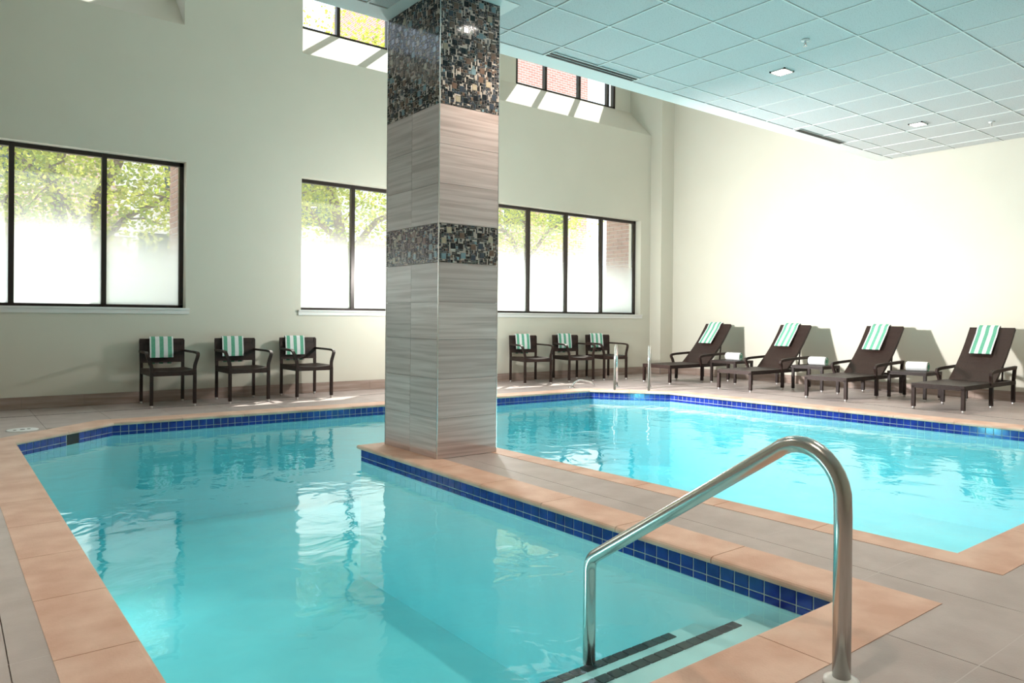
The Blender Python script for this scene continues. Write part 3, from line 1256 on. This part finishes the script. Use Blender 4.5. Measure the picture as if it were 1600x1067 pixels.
def make_chair():
    t = empty('wicker_armchair')
    W, D = .235, .28          # half spacing of the legs
    for sx in (-1, 1):
        # front leg rises into the arm, flares outward and runs back to the backrest
        b_ = MB()
        b_.tube([(sx * W, -D, .03), (sx * W, -D, .40)], .017, 4, flat=(.017, .017))
        lf = b_.build('leg', M['wicker'], t)
        b_ = MB()
        b_.tube([(sx * W, -D, 0), (sx * W, -D, .032)], .014, 10)
        b_.build('foot_cap', M['foot'], lf)
        b_ = MB()
        b_.tube([(sx * W, D, .03), (sx * W, D + .0, .45), (sx * (W + .005), D + .02, .77)], .016, 4, flat=(.016, .016))
        lr = b_.build('leg', M['wicker'], t)
        b_ = MB()
        b_.tube([(sx * W, D, 0), (sx * W, D, .032)], .014, 10)
        b_.build('foot_cap', M['foot'], lr)
        b_ = MB()
        pth = arc([(sx * W, -D, .38), (sx * (W - .002), -D + .005, .47), (sx * (W + .048), -D + .015, .622), (sx * (W + .03), -D + .12, .632), (sx * (W + .012), D - .0, .635)], .05, 5)
        b_.tube(pth, .015, 4, flat=(.018, .013))
        b_.build('armrest', M['wicker'], t)
    # dished seat
    b_ = MB()
    nu, nv = 10, 8
    top, bot = [], []
    for j in range(nv + 1):
        for i in range(nu + 1):
            x = -W - .012 + (2 * W + .024) * i / nu
            y = -D - .012 + (2 * D - .0) * j / nv
            uu = (i / nu - .5) * 2
            z = .432 - .028 * (1 - uu * uu) * (.5 + .5 * cos(pi * (j / nv - .35)))
            top.append((x, y, z))
            bot.append((x, y, .365))
    n = (nu + 1) * (nv + 1)
    fs = []
    for j in range(nv):
        for i in range(nu):
            a = j * (nu + 1) + i
            fs.append((a, a + 1, a + nu + 2, a + nu + 1))
            fs.append((n + a + nu + 1, n + a + nu + 2, n + a + 1, n + a))
    for i in range(nu):
        fs.append((i, n + i, n + i + 1, i + 1))
        a = nv * (nu + 1) + i
        fs.append((a + 1, n + a + 1, n + a, a))
    for j in range(nv):
        a = j * (nu + 1)
        fs.append((a + nu + 1, n + a + nu + 1, n + a, a))
        a += nu
        fs.append((a, n + a, n + a + nu + 1, a + nu + 1))
    b_.mesh_part(top + bot, fs, 0, False)
    b_.build('seat', M['wicker'], t)
    # backrest panel, slightly raked
    b_ = MB()
    pts = []
    for k in range(7):
        z = .495 + (.785 - .495) * k / 6
        pts.append((D - .005 + .035 * (k / 6) ** 1.3, z))
    vs = []
    for (y, z) in pts:
        for x in (-W - .016, W + .016):
            vs.append((x, y - .014, z))
            vs.append((x, y + .014, z))
    fs = []
    for k in range(6):
        a = 4 * k
        fs += [(a, a + 2, a + 6, a + 4), (a + 3, a + 1, a + 5, a + 7), (a + 1, a, a + 4, a + 5), (a + 2, a + 3, a + 7, a + 6)]
    fs += [(0, 1, 3, 2), (24, 26, 27, 25)]
    b_.mesh_part(vs, fs)
    b_.build('backrest', M['wicker'], t)
    return t


def stripes(width):
    """stripe edges across a towel, white hems outside"""
    n = 7
    ws = [.35, 1, 1.05, 1, 1.05, 1, .35]
    s = sum(ws)
    out, x = [], -width / 2
    for k, w in enumerate(ws):
        out.append((x, x + w / s * width, 'green' if k % 2 else 'towel'))
        x += w / s * width
    return out


def towel_over(name, prof, width, skew=0.0, parent=None):
    """prof: (y, z) line from the front hem over the top to the back hem, in local coords"""
    b_ = MB()
    P = [Vector((0, y, z)) for y, z in prof]
    n = len(P)
    nor = []
    for i in range(n):
        t = (P[min(i + 1, n - 1)] - P[max(i - 1, 0)]).normalized()
        nor.append(Vector((0, -t.z, t.y)))
    th = .011
    for (xa, xb, mn) in stripes(width):
        mi = 0 if mn == 'towel' else 1
        for i in range(n - 1):
            def at(x, i_, o_):
                sh = skew * (i_ / (n - 1) - .3)
                q = P[i_] + nor[i_] * o_
                return (x + sh, q.y, q.z)
            b_.poly([at(xa, i, th), at(xb, i, th), at(xb, i + 1, th), at(xa, i + 1, th)], mi, True)
            b_.poly([at(xb, i, 0), at(xa, i, 0), at(xa, i + 1, 0), at(xb, i + 1, 0)], mi, True)
        for i_, flip in ((0, False), (n - 1, True)):
            sh = skew * (i_ / (n - 1) - .3)
            q0, q1 = P[i_], P[i_] + nor[i_] * th
            b_.poly([(xa + sh, q0.y, q0.z), (xb + sh, q0.y, q0.z), (xb + sh, q1.y, q1.z), (xa + sh, q1.y, q1.z)], mi)
    for x in (-width / 2, width / 2):
        for i in range(n - 1):
            s0, s1 = skew * (i / (n - 1) - .3), skew * ((i + 1) / (n - 1) - .3)
            a0, a1 = P[i], P[i] + nor[i] * th
            c0, c1 = P[i + 1], P[i + 1] + nor[i + 1] * th
            b_.poly([(x + s0, a0.y, a0.z), (x + s1, c0.y, c0.z), (x + s1, c1.y, c1.z), (x + s0, a1.y, a1.z)], 0)
    return b_.build(name, [M['towel'], M['green']])


chair_proto = make_chair()
CHAIRS = [
    (2.12, 9.46, 0, 'dark wicker armchair nearest the skimmer lid, in the row under the windows', 'beside the skimmer lid'),
    (2.99, 9.43, 0, 'dark wicker armchair in the middle of the row between skimmer lid and pillar', 'midway between skimmer lid and pillar'),
    (3.84, 9.45, 0, 'dark wicker armchair closest to the pillar in the row by the skimmer lid', 'at the pillar end of the skimmer lid row'),
    (7.70, 9.42, -13, 'dark wicker armchair farthest from the ladder in the turned row by the corner', 'farthest from the ladder in the turned row'),
    (8.66, 9.42, -13, 'dark wicker armchair in the middle of the turned row behind the low grab bar', 'behind the low grab bar'),
    (9.43, 9.38, -11, 'dark wicker armchair nearest the corner column, behind the pool ladder', 'nearest the corner column'),
]
for k, (x, y, a, lab, where) in enumerate(CHAIRS):
    c = chair_proto if k == 0 else copy_tree(chair_proto)
    c.location = (x, y, 0)
    c.rotation_euler = (0, 0, radians(a))
    put(c, lab, 'chair', 'wicker armchairs along the window wall')
    dx = (-.015, -.04, -.055, -.02, -.03, -.04)[k]
    prof = [(.237, .555), (.243, .62), (.262, .72), (.276, .783), (.290, .800), (.318, .800), (.334, .783), (.328, .70), (.318, .58), (.312, .475)]
    tw = towel_over('striped_towel', prof, .265, .012 + .006 * (k % 3))
    tw.location = (x + dx * cos(radians(a)), y + dx * sin(radians(a)), 0)
    tw.rotation_euler = (0, 0, radians(a))
    put(tw, 'striped towel over the armchair ' + where, 'towel', 'striped towels hung over chair backs')


def make_lounger():
    """foot end at local x = 0, head towards +x; y across"""
    t = empty('sun_lounger')
    hw = .30
    leg_x = [.02, .86, 1.60]
    for x in leg_x:
        for s in (-1, 1):
            b_ = MB()
            b_.tube([(x, s * (hw - .02), .03), (x, s * (hw - .02), .29)], .02, 4, flat=(.02, .02))
            l_ = b_.build('leg', M['wicker'], t)
            b_ = MB()
            b_.tube([(x, s * (hw - .02), 0), (x, s * (hw - .02), .035)], .016, 10)
            b_.build('foot_cap', M['foot'], l_)
    b_ = MB()
    b_.box(0, 1.02, -hw, hw, .262, .318)
    b_.build('seat', M['wicker'], t)
    b_ = MB()
    for s in (-1, 1):
        b_.box(1.02, 1.63, s * hw - (.04 if s > 0 else 0), s * hw + (.04 if s < 0 else 0), .262, .312)
    b_.box(1.59, 1.63, -hw, hw, .262, .312)
    b_.build('side_frame', M['wicker'], t)
    for s in (-1, 1):
        b_ = MB()
        y = s * (hw - .005)
        b_.tube(arc([(.80, y, .29), (.79, y + s * .008, .36), (.74, y + s * .02, .445), (.86, y + s * .022, .462), (1.30, y + s * .02, .478), (1.61, y + s * .01, .485)], .05, 5), .016, 4, flat=(.02, .015))
        b_.tube([(1.60, s * (hw - .02), .28), (1.60, s * (hw - .005), .48)], .018, 4, flat=(.018, .018))
        b_.build('armrest', M['wicker'], t)
    # raised backrest with a gentle curve
    b_ = MB()
    n = 8
    vs = []
    for k in range(n + 1):
        q = k / n
        x = 1.0 + .68 * q + .035 * sin(pi * q)
        z = .312 + .69 * q - .02 * sin(pi * q)
        nx2, nz2 = -.71, .70
        for w in (-hw + .03, hw - .03):
            vs.append((x, w, z))
            vs.append((x - nx2 * .04, w, z - nz2 * .04))
    fs = []
    for k in range(n):
        a = 4 * k
        fs += [(a, a + 2, a + 6, a + 4), (a + 3, a + 1, a + 5, a + 7), (a + 1, a, a + 4, a + 5), (a + 2, a + 3, a + 7, a + 6)]
    fs += [(0, 1, 3, 2), (4 * n, 4 * n + 2, 4 * n + 3, 4 * n + 1)]
    b_.mesh_part(vs, fs)
    b_.build('backrest', M['wicker'], t)
    b_ = MB()
    for s in (-.2, .2):
        b_.tube([(1.45, s, .29), (1.50, s, .72)], .012, 8)
    b_.build('back_support', M['wicker'], t)
    return t


lounger = make_lounger()
LY = [(8.23, 'nearest the corner column', 'the lounger nearest the corner column'),
      (6.70, 'between the first and second side tables from the corner column', 'the lounger second from the corner column'),
      (5.245, 'between the second and third side tables from the corner column', 'the lounger third from the corner column'),
      (3.825, 'farthest from the corner column, past the last side table', 'the lounger farthest from the corner column')]
for k, (y, where, tl) in enumerate(LY):
    o = lounger if k == 0 else copy_tree(lounger)
    o.location = (9.45, y, 0)
    put(o, 'dark wicker sun lounger ' + where, 'sun lounger', 'wicker sun loungers against the wall')
    # towel laid over the head of the backrest
    dirx, dirz = .702, .712
    prof = []
    for q in (.50, .40, .28, .14, .03):
        prof.append((1.715 - .045 - dirx * q + .02 * (q > .1), 1.0 + .012 - dirz * q))
    prof += [(1.70, 1.022), (1.735, 1.01), (1.75, .97), (1.70, .88)]
    # the towel profile is written as (x, z): turn the strip so that its local y runs along x
    prof = [(-(x_), z_) for x_, z_ in prof]
    tw = towel_over('striped_towel', [(-p[0], p[1]) for p in prof], .26, -.03)
    tw.rotation_euler = (0, 0, -pi / 2)
    tw.location = (9.45, y + (.045, .05, .05, .03)[k], 0)
    put(tw, 'green and white striped towel over the head of ' + tl, 'towel', 'striped towels hung over lounger backs')


def make_table():
    t = empty('side_table')
    hx2, hy2 = .25, .255
    for sx in (-1, 1):
        for sy in (-1, 1):
            b_ = MB()
            b_.tube([(sx * (hx2 - .02), sy * (hy2 - .02), .03), (sx * (hx2 - .02), sy * (hy2 - .02), .36)], .02, 4, flat=(.018, .018))
            l_ = b_.build('leg', M['wicker'], t)
            b_ = MB()
            b_.tube([(sx * (hx2 - .02), sy * (hy2 - .02), 0), (sx * (hx2 - .02), sy * (hy2 - .02), .035)], .015, 10)
            b_.build('foot_cap', M['foot'], l_)
    b_ = MB()
    b_.box(-hx2, hx2, -hy2, hy2, .345, .39)
    b_.build('table_top', M['wicker'], t)
    return t


def make_roll():
    b_ = MB()
    seg = 20
    R_, L2 = .066, .135
    prof = [(-L2, R_ * .93), (-L2 + .01, R_), (L2 - .01, R_), (L2, R_ * .93)]
    for k in range(len(prof) - 1):
        for j in range(seg):
            a0, a1 = 2 * pi * j / seg, 2 * pi * (j + 1) / seg
            (xa, ra), (xb, rb) = prof[k], prof[k + 1]
            b_.poly([(xa, ra * cos(a0), ra * sin(a0)), (xb, rb * cos(a0), rb * sin(a0)), (xb, rb * cos(a1), rb * sin(a1)), (xa, ra * cos(a1), ra * sin(a1))], 0, True)
    for sx in (-1, 1):
        rings = [.93, .72, .52, .32, .14, 0]
        for q in range(5):
            for j in range(seg):
                a0, a1 = 2 * pi * j / seg, 2 * pi * (j + 1) / seg
                r_a, r_b = R_ * rings[q], R_ * rings[q + 1]
                xo = sx * (L2 - .004 * (q % 2))
                mi = 1 if q % 2 == 0 else 0
                if q == 2 or q == 3:
                    mi = 1
                b_.poly([(xo, r_a * cos(a0), r_a * sin(a0)), (xo, r_a * cos(a1), r_a * sin(a1)), (sx * (L2 - .004 * ((q + 1) % 2)), r_b * cos(a1), r_b * sin(a1)), (sx * (L2 - .004 * ((q + 1) % 2)), r_b * cos(a0), r_b * sin(a0))], mi)
    return b_.build('rolled_towel', [M['towel'], M['green']])


table = make_table()
roll = make_roll()
TB = [(7.56, 'between the two loungers nearest the corner column'), (6.04, 'between the second and third loungers from the corner column'),
      (4.585, 'beside the lounger farthest from the corner column')]
for k, (y, where) in enumerate(TB):
    o = table if k == 0 else copy_tree(table)
    o.location = (10.60, y, 0)
    put(o, 'small dark wicker side table ' + where, 'side table', 'wicker side tables between the loungers')
    rr = roll if k == 0 else copy_tree(roll)
    rr.location = (10.62, y - .03, .39 + .0662)
    rr.rotation_euler = (0, 0, radians((-86, -88, -84)[k]))
    put(rr, 'rolled towel on the side table ' + where, 'towel', 'rolled towels on side tables')

# ------------------------------------------------------------------ outside
gb_ = MB()
gb_.box(-40, 60, 10.6, 60, -.5, -.3)
put(gb_.build('street_ground', M['pavement']), 'pale paved street outside the windows', 'street', kind='stuff')

# brick piers standing between the window bays outside


def pier(x0, x1, y1, label, bricks):
    t = empty('brick_pier', ((x0 + x1) / 2, 10.22, -.3))
    put(t, label, 'brick pier', 'brick piers outside the windows')
    ox = (x0 + x1) / 2
    b_ = MB()
    b_.box(x0 - ox, x1 - ox, 0, y1 - 10.22, 0, 4.8)
    b_.build('pier_core', M['mortar'], t)
    z = .0
    row = 0
    me_cache = {}
    while z < 3.6:
        if z > 1.2:
            y = -.12 if row % 2 else 0.0
            while y < y1 - 10.22:
                ya, yb = max(y, .002), min(y + .225, y1 - 10.22)
                if yb - ya > .03:
                    key = round(yb - ya, 3)
                    if key not in me_cache:
                        bb = MB()
                        bb.box(-.008, .004, 0, yb - ya, 0, .068)
                        ob = bb.build('brick', M['brick'], t, (x0 - ox, ya, z))
                        me_cache[key] = ob.data
                    else:
                        link('brick', me_cache[key], t, (x0 - ox, ya, z))
                y += .237
        z += .08
        row += 1


pier(2.47, 3.86, 10.95, 'brick pier outside the wide window with the tree view', True)
pier(10.93, 11.13, 10.90, 'brick pier outside the four-pane window near the corner column', True)
pier(6.56, 7.17, 10.75, 'brick pier outside between the two windows behind the pillar', True)


def tree(name, label, base, limbs, n_leaf, crown, seed):
    rnd = random.Random(seed)
    t = empty(name, base)
    put(t, label, 'tree', 'street trees outside the windows')
    b_ = MB()
    tips = []
    for pts, r0_, r1_ in limbs:
        n = len(pts)
        P = [Vector(p) for p in pts]
        sm = []
        for i in range(n - 1):
            for q in range(4):
                sm.append(P[i].lerp(P[i + 1], q / 4) + Vector((rnd.uniform(-.02, .02), rnd.uniform(-.02, .02), 0)))
        sm.append(P[-1])
        k = len(sm)
        b_.tube(sm, [r0_ + (r1_ - r0_) * i / (k - 1) for i in range(k)], 8)
        tips += sm[k // 3:]
        # side twigs
        for q in range(5):
            s = rnd.choice(sm[k // 3:])
            dv = Vector((rnd.uniform(-1, 1), rnd.uniform(-1, 1), rnd.uniform(-.2, .8)))
            e_ = s + dv * rnd.uniform(.5, 1.1)
            b_.tube([s, s.lerp(e_, .5) + Vector((0, 0, .06)), e_], [.02, .014, .006], 5)
            tips += [e_, s.lerp(e_, .5)]
    b_.build('trunk', M['bark'], t)
    lf = MB()
    (cx, cy, cz), (rx, ry, rz_) = crown
    cnt = 0
    while cnt < n_leaf:
        if rnd.random() < .55:
            s = rnd.choice(tips)
            c = s + Vector((rnd.gauss(0, .35), rnd.gauss(0, .35), rnd.gauss(0, .28)))
        else:
            v = Vector((rnd.gauss(0, 1), rnd.gauss(0, 1), rnd.gauss(0, 1))).normalized() * rnd.random() ** .45
            c = Vector((cx + v.x * rx, cy + v.y * ry, cz + v.z * rz_))
        if c.z < cz - rz_ - .3:
            continue
        a = Vector((rnd.uniform(-1, 1), rnd.uniform(-1, 1), rnd.uniform(-.8, .4))).normalized()
        s_ = Vector((rnd.uniform(-1, 1), rnd.uniform(-1, 1), rnd.uniform(-.5, .5)))
        s_ = (s_ - a * s_.dot(a)).normalized()
        l_ = rnd.uniform(.055, .095)
        w_ = l_ * .42
        lf.poly([c - a * l_ * .5, c + s_ * w_ + a * l_ * .05, c + a * l_ * .5, c - s_ * w_ + a * l_ * .05])
        cnt += 1
    put(lf.build('foliage', M['leaf'], t), kind='stuff')
    return t


tree('street_tree', 'multi-stemmed leafy tree outside the wide window beside the wicker chairs', (1.55, 13.4, -.3),
     [([(0, 0, 0), (-.02, 0, 1.6), (-.05, 0, 2.5), (-.22, .1, 3.4), (-.05, .1, 4.4), (.1, 0, 5.4)], .13, .07),
      ([(.0, 0, 2.0), (.2, 0, 2.7), (.45, -.1, 3.4), (.85, -.1, 4.3), (1.0, 0, 5.3)], .11, .05),
      ([(0, 0, 1.9), (-.35, -.1, 2.5), (-.75, -.2, 2.95), (-1.3, -.2, 3.2)], .07, .03),
      ([(.1, 0, 2.9), (-.3, -.2, 3.4), (-1.0, -.3, 3.95), (-1.7, -.3, 4.3)], .05, .025),
      ([(.25, 0, 2.3), (.7, -.3, 2.9), (1.3, -.4, 3.3), (2.0, -.4, 3.55)], .06, .02)],
     15000, ((0, 0, 4.5), (3.0, 1.7, 2.0)), 3)
tree('street_tree', 'leafy tree with arching boughs outside the window partly behind the pillar', (6.6, 14.2, -.3),
     [([(0, 0, 0), (.05, 0, 2.2), (-.2, 0, 3.6), (-.6, -.1, 4.8), (-.9, 0, 6.6)], .15, .06),
      ([(0, 0, 2.6), (.6, -.2, 3.4), (1.6, -.3, 3.9), (2.6, -.4, 3.9)], .08, .02),
      ([(-.1, 0, 2.9), (-.9, -.2, 3.5), (-1.9, -.3, 3.7)], .07, .02),
      ([(-.3, 0, 4.2), (.5, -.1, 5.4), (.8, 0, 6.9)], .07, .03)],
     18000, ((0, 0, 5.3), (3.2, 1.9, 2.6)), 5)
tree('street_tree', 'slender leafy tree outside the four-pane window near the corner column', (12.6, 15.6, -.3),
     [([(0, 0, 0), (.05, 0, 2.4), (-.1, 0, 4.0), (-.3, -.1, 5.4)], .12, .05),
      ([(0, 0, 2.6), (-.7, -.2, 3.5), (-1.6, -.3, 4.1)], .07, .02),
      ([(0, 0, 3.0), (.6, -.2, 3.8), (1.3, -.3, 4.2)], .06, .02)],
     8000, ((-.5, 0, 4.7), (2.4, 1.5, 1.3)), 9)


def building(name, label, x0, x1, y0, depth, h_, m_wall, wins, quoins=False):
    t = empty(name, ((x0 + x1) / 2, y0, -.3))
    put(t, label, 'building', 'buildings across the street')
    ox = (x0 + x1) / 2
    b_ = MB()
    b_.box(x0 - ox, x1 - ox, 0, depth, 0, h_)
    b_.build('wall', m_wall, t)
    b_ = MB()
    b_.box(x0 - ox - .1, x1 - ox + .1, -.12, depth, h_, h_ + .25)
    b_.build('cornice', M['stone_white'], t)
    for (xa, xb, za, zb) in wins:
        b_ = MB()
        b_.box(xa - ox, xb - ox, -.05, .02, za, zb)
        w_ = b_.build('window_frame', M['stone_white'], t)
        b_ = MB()
        b_.box(xa - ox + .08, xb - ox - .08, -.06, .0, za + .08, zb - .08)
        b_.build('pane', M['dark_glass'], w_)
    if quoins:
        z = 0
        k = 0
        while z < h_ - .3:
            wq = .42 if k % 2 else .28
            b_ = MB()
            b_.box(x1 - ox - wq, x1 - ox + .03, -.04, .3, z + .01, z + .27)
            b_.build('quoin', M['stone_white'], t)
            z += .28
            k += 1


building('brick_building', 'pink brick building with white corner quoins across the street', -9, 3.35, 18, 6, 7.0, M['brick_wall'],
         [(-7.5, -6.2, 1, 3), (-5, -3.7, 1, 3), (-2.4, -1.1, 1, 3), (-.4, .6, 1.2, 2.9), (-7.5, -6.2, 4, 6), (-5, -3.7, 4, 6), (-2.4, -1.1, 4, 6), (.6, 1.8, 4, 6)], True)
building('shop_building', 'dark glazed shop front across the street beside the brick building', 3.6, 12.0, 21, 6, 6.0, M['stone_white'],
         [(3.9, 5.6, .3, 3.6), (5.9, 7.6, .3, 3.2), (8, 9.8, .3, 2.4), (10, 11.8, .3, 2.4), (4.5, 6, 4, 5.5), (8, 9.5, 4, 5.5)])
building('tall_building', 'tall red brick building across the street beyond the corner', 12.4, 19.0, 20, 8, 13.5, M['brick_red'],
         [(x, x + 1.1, z, z + 1.7) for x in (13, 15, 17) for z in (1.2, 4.4, 7.6, 10.6)])
sg = put(empty('shop_sign', (9.3, 18.0, -.3)), 'maroon sign panel with white lettering across the street', 'sign')
b = MB()
b.box(-1.6, 2.2, 0, .25, 1.3, 3.35)
b.build('panel', M['maroon'], sg)
b = MB()
b.box(-1.5, -1.42, .05, .2, 0, 1.3)
b.box(2.0, 2.08, .05, .2, 0, 1.3)
b.build('post', M['bronze'], sg)
cu = bpy.data.curves.new('sign_text', 'FONT')
cu.body = 'alla'
cu.size = .75
cu.extrude = .02
cu.align_x = 'CENTER'
to = bpy.data.objects.new('sign_text', cu)
COL.objects.link(to)
bpy.context.view_layer.update()
me = bpy.data.meshes.new_from_object(to.evaluated_get(bpy.context.evaluated_depsgraph_get()))
bpy.data.objects.remove(to)
me.materials.clear()
me.materials.append(M['white_plastic'])
lt = link('lettering', me, sg, (0, -.03, 2.45))
lt.rotation_euler = (pi / 2, 0, 0)
